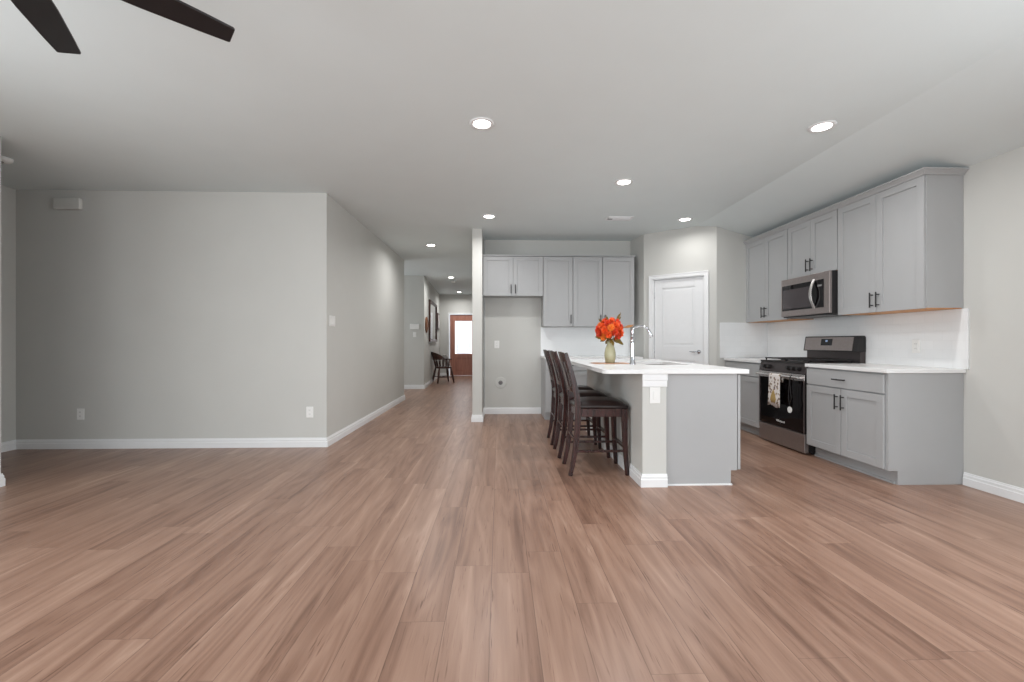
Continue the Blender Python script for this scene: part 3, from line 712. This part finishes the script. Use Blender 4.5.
# ---------------------------------------------------------------- bar stools (local: faces +x, near side at -y)
def make_stool():
    t = thing('bar_stool', '', 'bar stool', (0, 0, 0), 0, 'dark wood counter stools')
    HW = .175
    for s in (-1, 1):
        y = s*HW; ys = s*(HW-.006)
        pts = [(-.245, y*1.02, 0), (-.215, y, .14), (-.19, y, .32), (-.178, y, .50), (-.18, y, .62), (-.205, y, .75), (-.24, y, .89), (-.285, y, 1.035)]
        m = MB(); m.tube(pts, 0, sq=[(.026, .034), (.028, .040), (.03, .046), (.032, .052), (.032, .050), (.03, .046), (.028, .040), (.026, .032)])
        m.build('leg', 'espresso', t, bevel=.004)
        m = MB(); m.tube([(.238, s*(HW+.004), 0), (.222, s*HW, .25), (.212, s*HW, .565)], 0, sq=[(.030, .030), (.038, .040), (.046, .050)])
        m.build('leg', 'espresso', t, bevel=.004)
        m = MB(); m.box(-.185, y-.011, .495, .2, y+.011, .565); m.build('seat_rail', 'espresso', t, bevel=.003)
        m = MB(); m.tube([(-.205, y, .205), (.225, y, .205)], 0, sq=(.018, .020)); m.build('stretcher', 'espresso', t, bevel=.003)
    m = MB(); m.box(.2, -HW+.02, .495, .222, HW-.02, .565); m.build('seat_rail', 'espresso', t, bevel=.003)
    m = MB(); m.box(-.19, -HW+.012, .495, -.168, HW-.012, .565); m.build('seat_rail', 'espresso', t, bevel=.003)
    m = MB(); m.box(.208, -HW+.012, .225, .245, HW-.012, .243); m.build('footrest', 'espresso', t, bevel=.003)
    m = MB(); m.box(-.212, -HW+.012, .29, -.194, HW-.012, .312); m.build('stretcher', 'espresso', t, bevel=.003)
    # cushion
    m = MB(); nx, ny = 10, 8; V = []
    for i in range(nx+1):
        row = []
        for j in range(ny+1):
            u = -1+2*i/nx; v = -1+2*j/ny
            e = (1-abs(u)**4)*(1-abs(v)**4); hw = .205+.012*u
            row.append(m.bm.verts.new((.025+.225*u*(1-.03*abs(v)**4), hw*v*(1-.03*abs(u)**4), .590+.042*e**.6)))
        V.append(row)
    for i in range(nx):
        for j in range(ny): m.bm.faces.new((V[i][j], V[i+1][j], V[i+1][j+1], V[i][j+1]))
    bd = [V[i][0] for i in range(nx+1)]+[V[nx][j] for j in range(1, ny+1)]+[V[i][ny] for i in range(nx-1, -1, -1)]+[V[0][j] for j in range(ny-1, 0, -1)]
    lo = [m.bm.verts.new((v.co.x*.985, v.co.y*.985, .566)) for v in bd]
    for i in range(len(bd)): m.bm.faces.new((bd[i], bd[(i+1) % len(bd)], lo[(i+1) % len(bd)], lo[i]))
    m.bm.faces.new(lo); m.build('seat', 'leather', t, smooth=True)
    # backrest: curved top rail, lower rail, slats
    def sx(z):  # stile x at height z
        P = [(.62, -.18), (.75, -.205), (.89, -.24), (1.035, -.285)]
        for (a, xa), (b, xb) in zip(P, P[1:]):
            if z <= b: return xa+(xb-xa)*(z-a)/(b-a)
        return P[-1][1]
    def rail(z0, z1, name):
        m = MB(); n = 8; rings = []
        for k in range(n+1):
            v = -1+2*k/n; bow = -.028*(1-v*v)
            rings.append([(sx(z0)-.011+bow, v*(HW-.008), z0), (sx(z0)+.011+bow, v*(HW-.008), z0), (sx(z1)+.011+bow, v*(HW-.008), z1+.012*(1-v*v)), (sx(z1)-.011+bow, v*(HW-.008), z1+.012*(1-v*v))])
        m.loft(rings); return m.build(name, 'espresso', t, bevel=.003)
    rail(.955, 1.03, 'top_rail'); rail(.70, .735, 'lower_rail')
    for v in (-.58, 0, .58):
        m = MB(); bow = -.028*(1-v*v); hw = .038
        m.loft([[(sx(z)-.006+bow, v*HW-hw, z), (sx(z)+.006+bow, v*HW-hw, z), (sx(z)+.006+bow, v*HW+hw, z), (sx(z)-.006+bow, v*HW+hw, z)] for z in (.73, .8, .87, .93, .96)])
        m.build('back_slat', 'espresso', t, bevel=.002)
    return t
st = make_stool()
for i, (x, y, a, lb) in enumerate(((.845, 3.835, 0, 'espresso wood bar stool nearest the camera at the island'),
                                   (.828, 4.395, 0, 'middle espresso wood bar stool of the three at the island'),
                                   (.822, 4.93, 0, 'espresso wood bar stool farthest back along the island'))):
    o = st if i == 0 else copy_tree(st)
    o.location = (x, y, 0); o.rotation_euler = (0, 0, a); o['label'] = lb

# ---------------------------------------------------------------- range
RF = 3.035; RY0, RY1 = 4.243, 5.007; rx1 = RX-.014
t = thing('gas_range', 'stainless freestanding gas range with black glass oven door', 'range', (0, 0, 0))
m = MB(); m.box(RF+.045, RY0, .03, rx1, RY1, .905)
m.build('body', 'black', t)
m = MB()
for y in (RY0+.05, RY1-.05):
    for x in (RF+.12, rx1-.08): m.cyl((x, y, 0), (x, y, .035), .018, 12)
m.build('feet', 'black', t)
m = MB(); m.box(RF, RY0+.003, .018, RF+.044, RY1-.003, .205); m.build('storage_drawer', 'steel', t, bevel=.004)
m = MB(); m.box(RF+.004, RY0+.003, .212, RF+.044, RY1-.003, .80); dr = m.build('oven_door', 'bglass', t, bevel=.004)
m = MB(); m.box(RF, RY0+.003, .735, RF+.02, RY1-.003, .80); m.build('top_band', 'bright', dr, bevel=.002)
m = MB(); m.box(RF, RY0+.003, .214, RF+.02, RY0+.02, .735); m.build('side_band', 'dsteel', dr)
m = MB(); m.box(RF, RY1-.02, .214, RF+.02, RY1-.003, .735); m.build('side_band', 'dsteel', dr)
m = MB(); m.box(RF+.0025, RY0+.09, .34, RF+.006, RY1-.09, .67); m.build('window', 'bglass', dr)
m = MB(); m.tube([(RF-.045, RY0+.03, .768), (RF-.045, RY1-.03, .768)], .014, 14)
for y in (RY0+.05, RY1-.05): m.box(RF-.045, y-.012, .758, RF+.002, y+.012, .778)
m.build('handle', 'bright', dr, bevel=.003)
m = MB(); m.prism([(RF+.002, RY0+.002, .806), (RF+.10, RY0+.002, .806), (RF+.10, RY0+.002, .905), (RF+.028, RY0+.002, .905)], (0, RY1-RY0-.004, 0)); cpn = m.build('control_panel', 'panel', t, bevel=.003)
for y in (RY0+.09, RY0+.17, RY0+.25, RY1-.19, RY1-.11):
    m = MB(); ax = Vector((-.97, 0, .25)).normalized(); c = Vector((RF+.012, y, .853))
    m.cyl(c, c+ax*.012, .026, 20); m.cyl(c+ax*.012, c+ax*.034, .020, 20, .018); kb = m.build('knob', 'black', t, smooth=False)
m = MB(); m.box(RF+.02, RY0, .905, rx1-.07, RY1, .922); m.build('cooktop', 'black', t, bevel=.003)
for k in range(2):
    y0 = RY0+.03+k*.355; y1 = y0+.345; m = MB(); z = .948
    x0, x1 = RF+.06, rx1-.11
    for q in range(4): yy = y0+(y1-y0)*q/3; m.box(x0, yy-.006, z-.008, x1, yy+.006, z+.004)
    for q in range(4): xx = x0+(x1-x0)*q/3; m.box(xx-.006, y0, z-.008, xx+.006, y1, z+.004)
    for xx in (x0+.006, x1-.006):
        for yy in (y0+.006, y1-.006): m.box(xx-.006, yy-.006, .9222, xx+.006, yy+.006, z)
    m.build('grate', 'iron', t, bevel=.002)
for x in (RF+.17, rx1-.22):
    for y in (RY0+.2, RY1-.2):
        m = MB(); m.lathe([(.001, .934), (.03, .934), (.042, .9225), (.001, .9225)], (x, y, 0), 20); m.build('burner', 'iron', t)
# backguard
m = MB(); m.box(rx1-.055, RY0+.004, .905, rx1, RY1-.004, 1.03); m.build('backguard_riser', 'panel', t, bevel=.003)
m = MB(); m.prism([(rx1-.095, RY0, 1.028), (rx1, RY0, 1.028), (rx1, RY0, 1.175), (rx1-.012, RY0, 1.19), (rx1-.07, RY0, 1.19)], (0, RY1-RY0, 0)); bg = m.build('backguard', 'black', t, bevel=.003)
def on_slope(y0, y1, s0, s1, off, th):   # plate on the sloping backguard face
    a = Vector((rx1-.095, 0, 1.028)); b = Vector((rx1-.07, 0, 1.19)); d = b-a; n = Vector((-d.z, 0, d.x)).normalized()
    p = [a+d*s0+n*off, a+d*s1+n*off, a+d*s1+n*(off+th), a+d*s0+n*(off+th)]
    m = MB(); m.prism([(q.x, y0, q.z) for q in p], (0, y1-y0, 0)); return m
on_slope(RY0+.06, RY1-.02, .06, .93, .0, .003).build('steel_fascia', 'steel', bg)
on_slope(4.58, 4.74, .38, .82, .003, .002).build('display', 'bglass', bg)
on_slope(4.645, 4.675, .62, .74, .005, .001).build('clock_digits', 'disp', bg)
# wordmark on the oven door
cu = bpy.data.curves.new('wordmark', 'FONT'); cu.body = 'Whirlpool'; cu.size = .034; cu.align_x = 'CENTER'; cu.extrude = .0008
to = bpy.data.objects.new('tmp', cu); COL.objects.link(to)
dg = bpy.context.evaluated_depsgraph_get(); me = bpy.data.meshes.new_from_object(to.evaluated_get(dg)); bpy.data.objects.remove(to)
me.materials.clear(); me.materials.append(M['plastic'])
wm = bpy.data.objects.new('wordmark', me); COL.objects.link(wm); wm.parent = dr; wm.location = (RF+.0018, 4.62, .262); wm.rotation_euler = (PI/2, 0, -PI/2)

# towel over the oven handle
m = MB(); hx = RF-.045; hz = .768; ty0, ty1 = 4.53, 4.715
prof = [(hx+.0175, .70), (hx+.0175, .74)]+[(hx+.0175*math.cos(a), hz+.0175*math.sin(a)) for a in [PI*k/8 for k in range(9)]]+[(hx-.019, .72), (hx-.021, .62), (hx-.023, .52), (hx-.024, .435)]
ny = 16; V = []
for px_, pz in prof:
    row = []
    for j in range(ny+1):
        v = j/ny; fold = .004*math.sin(v*PI*5)*min(1, abs(pz-hz)*6); sh = .018*(hz-pz)/.33 if px_ < hx else 0
        row.append(m.bm.verts.new((px_-abs(fold) if px_ < hx else px_, ty0-sh*.5+(ty1-ty0+sh)*v, pz-(.010*math.sin(v*PI*2) if pz < .44 else 0))))
    V.append(row)
for a, b in zip(V, V[1:]):
    for j in range(ny): m.bm.faces.new((a[j], a[j+1], b[j+1], b[j]))
tag(m.build('dish_towel', 'towel', smooth=True, solid=.0025), 'white floral dish towel with gold motif hung over the oven handle', 'towel')
# cord with round tag hanging from handle
t = thing('hanging_tag', 'thin dark cord with a round white tag hanging from the oven handle', 'tag', (0, 4.37, 0))
m = MB(); m.tube([(hx+.0185, 0, .70), (hx+.0185, 0, .768), (hx, 0, .7875), (hx-.0185, 0, .768), (hx-.0185, 0, .70), (hx-.0185, -.022, .56), (hx-.0185, 0, .47), (hx-.018, .022, .56), (hx-.0185, .012, .69), (hx-.0185, 0, .74)], .0045, 8); m.build('cord', 'iron', t, smooth=True)
m = MB(); m.cyl((hx-.0225, 0, .435), (hx-.0165, 0, .435), .032, 28); m.build('round_tag', 'plastic', t)

# ---------------------------------------------------------------- microwave
MF = 3.275; MZ0, MZ1 = 1.405, 1.84; MY0, MY1 = YA+.004, YB-.004
t = thing('over_range_microwave', 'stainless over-the-range microwave under the short grey cabinet', 'microwave', (0, 0, 0))
m = MB(); m.box(MF+.03, MY0, MZ0, RX-.013, MY1, MZ1); m.build('body', 'black', t, bevel=.002)
m = MB(); m.box(MF, MY0, MZ0+.012, MF+.03, MY1, MZ1-.001); fr = m.build('front_frame', 'steel', t, bevel=.005)
m = MB(); m.box(MF-.004, MY0+.075, MZ0+.075, MF+.001, MY1-.025, MZ1-.075); dr = m.build('door_glass', 'bglass', t, bevel=.001)
m = MB(); m.box(MF-.006, MY0+.24, MZ0+.095, MF-.0035, MY1-.04, MZ1-.125); m.build('window_screen', 'mglass', dr)
m = MB(); m.box(MF-.006, MY0+.095, MZ0+.29, MF-.0035, MY0+.155, MZ0+.31); m.build('clock_display', 'grey', dr)
hp = []
for k in range(13):
    s = k/12; hp.append((MF-.004-.045*math.sin(PI*s), MY0+.20+.0*s, MZ0+.07+(MZ1-MZ0-.13)*s))
m = MB(); m.tube(hp, 0, sq=(.034, .014)); m.build('handle', 'bright', dr, bevel=.004)
m = MB(); m.box(MF+.04, MY0+.1, MZ0-.012, RX-.15, MY1-.1, MZ0); m.build('vent_grille', 'grey', t, bevel=.002)

# ---------------------------------------------------------------- hallway furniture
def foyX(y): return -1.806-(y-10.57)*.184/4.13
t = thing('windsor_chair', 'dark spindle-back armchair against the hallway wall by the front door', 'chair', (-1.56, 12.25, 0), .45)
# faces +x
m = MB(); sr = []
for z, k in ((.40, .9), (.415, 1.0), (.435, 1.0), (.445, .94)):
    sr.append([(k*(.0+.24*math.cos(a)*(1 if math.cos(a) > 0 else .95)), k*.25*math.sin(a), z) for a in [2*PI*q/24 for q in range(24)]])
m.loft(sr); m.build('seat', 'walnut', t, smooth=False, bevel=.004)
for sx_, sy_ in ((1, 1), (1, -1), (-1, 1), (-1, -1)):
    m = MB(); m.tube([(sx_*.235, sy_*.235, 0), (sx_*.215, sy_*.215, .12), (sx_*.19, sy_*.19, .27), (sx_*.165, sy_*.165, .405)], [.019, .027, .031, .022], 12); m.build('leg', 'walnut', t, smooth=True)
m = MB()
for s in (-1, 1): m.cyl((-.21, s*.21, .16), (.21, s*.21, .16), .011, 10)
m.cyl((0, -.21, .16), (0, .21, .16), .011, 10); m.build('stretcher', 'walnut', t, smooth=True)
# arm hoop & raised back
def hoop(r0, r1, z, n=18, a0=55, a1=305): return [(r0*math.cos(math.radians(a0+(a1-a0)*k/n)), r1*math.sin(math.radians(a0+(a1-a0)*k/n)), z) for k in range(n+1)]
m = MB(); m.tube(hoop(.27, .28, .66), 0, sq=(.05, .028)); m.build('armrest', 'walnut', t, bevel=.006)
m = MB(); pts = hoop(.27, .28, .66, 18, 100, 260)
rb = [[Vector(p)+Vector((-.0, 0, 0)), Vector(p)*1.0+Vector((-.02, 0, 0))] for p in pts]
rings = []
for k, p in enumerate(pts):
    s = k/18; hgt = .19*math.sin(PI*s)**.55+.01; px_, py_, pz = p; lean = -.35*hgt
    rings.append([(px_+.012, py_, pz), (px_-.014, py_, pz), (px_-.014+lean, py_, pz+hgt), (px_+.012+lean, py_, pz+hgt)])
m.loft(rings); m.build('crest_rail', 'walnut', t, bevel=.004)
for k in range(11):
    a = math.radians(68+224*k/10)
    m = MB(); m.tube([(.21*math.cos(a), .225*math.sin(a), .44), (.245*math.cos(a), .26*math.sin(a), .56), (.27*math.cos(a), .28*math.sin(a), .655)], [.012, .016, .012], 8); m.build('spindle', 'walnut', t, smooth=True)
m = MB(); V = []
m.box(-.05, -.19, -.19, .05, .19, .19)
bmesh.ops.subdivide_edges(m.bm, edges=m.bm.edges[:], cuts=4, use_grid_fill=True)
for v in m.bm.verts:
    e = (1-(abs(v.co.y)/.2)**3)*(1-(abs(v.co.z)/.2)**3); v.co.x *= .25+1.1*max(0, e)
o = tag(m.build('throw_pillow', 'pattern', smooth=True, sub=1), 'grey and white patterned pillow on the dark hallway armchair', 'pillow')
o.location = (-1.47, 12.32, .62); o.rotation_euler = (0, -.28, .5); o.scale = (.85, .85, .85)

def wallmat(y, z): # local frame on foyer wall: x along +Y, y out of the wall
    return Matrix.Translation((foyX(y), y, z)) @ Matrix.Rotation(math.atan2(.184, 4.13)+PI/2, 4, 'Z')
t = thing('wall_mirror', 'large dark-framed rectangular mirror on the hallway left wall', 'mirror', (0, 0, 0))
Y0, Y1, Z0, Z1 = 11.5, 13.35, 1.14, 2.25
m = MB(); f = .07; D = .05
def wbox(m, y0, y1, z0, z1, o0, o1):
    m.prism([(foyX(y0)+o0, y0, z0), (foyX(y0)+o1, y0, z0), (foyX(y1)+o1, y1, z0), (foyX(y1)+o0, y1, z0)], (0, 0, z1-z0))
wbox(m, Y0, Y0+f, Z0, Z1, .003, D); wbox(m, Y1-f, Y1, Z0, Z1, .003, D); wbox(m, Y0+f, Y1-f, Z0, Z0+f, .003, D); wbox(m, Y0+f, Y1-f, Z1-f, Z1, .003, D)
m.build('frame', 'walnut', t, bevel=.004)
m = MB(); wbox(m, Y0+f, Y1-f, Z0+f, Z1-f, .003, .022); m.build('glass', 'mirror', t)
t = thing('wall_picture', 'small brown framed picture beyond the mirror near the front door', 'picture', (0, 0, 0))
m = MB(); wbox(m, 13.75, 14.3, 1.52, 2.05, .003, .035); m.build('frame', 'walnut', t, bevel=.003)
m = MB(); wbox(m, 13.81, 14.24, 1.58, 1.99, .03, .038); m.build('print', 'pattern', t)
m = MB(); c = Vector((foyX(10.95)+.004, 10.95, 1.56))
m.tube([c, c+Vector((.02, 0, 0)), c+Vector((.035, 0, 0))], [.2, .2, .16], 28)
t = thing('wall_plaque', 'round carved brown wooden plaque on the hallway wall before the mirror', 'plaque', (0, 0, 0))
m.build('disc', 'bronze', t, bevel=.004)
m = MB(); m.tube([c+Vector((.03, .12*math.cos(a), .12*math.sin(a))) for a in [2*PI*k/24 for k in range(25)]], .012, 8); m.build('carved_ring', 'bronze', t, smooth=True)
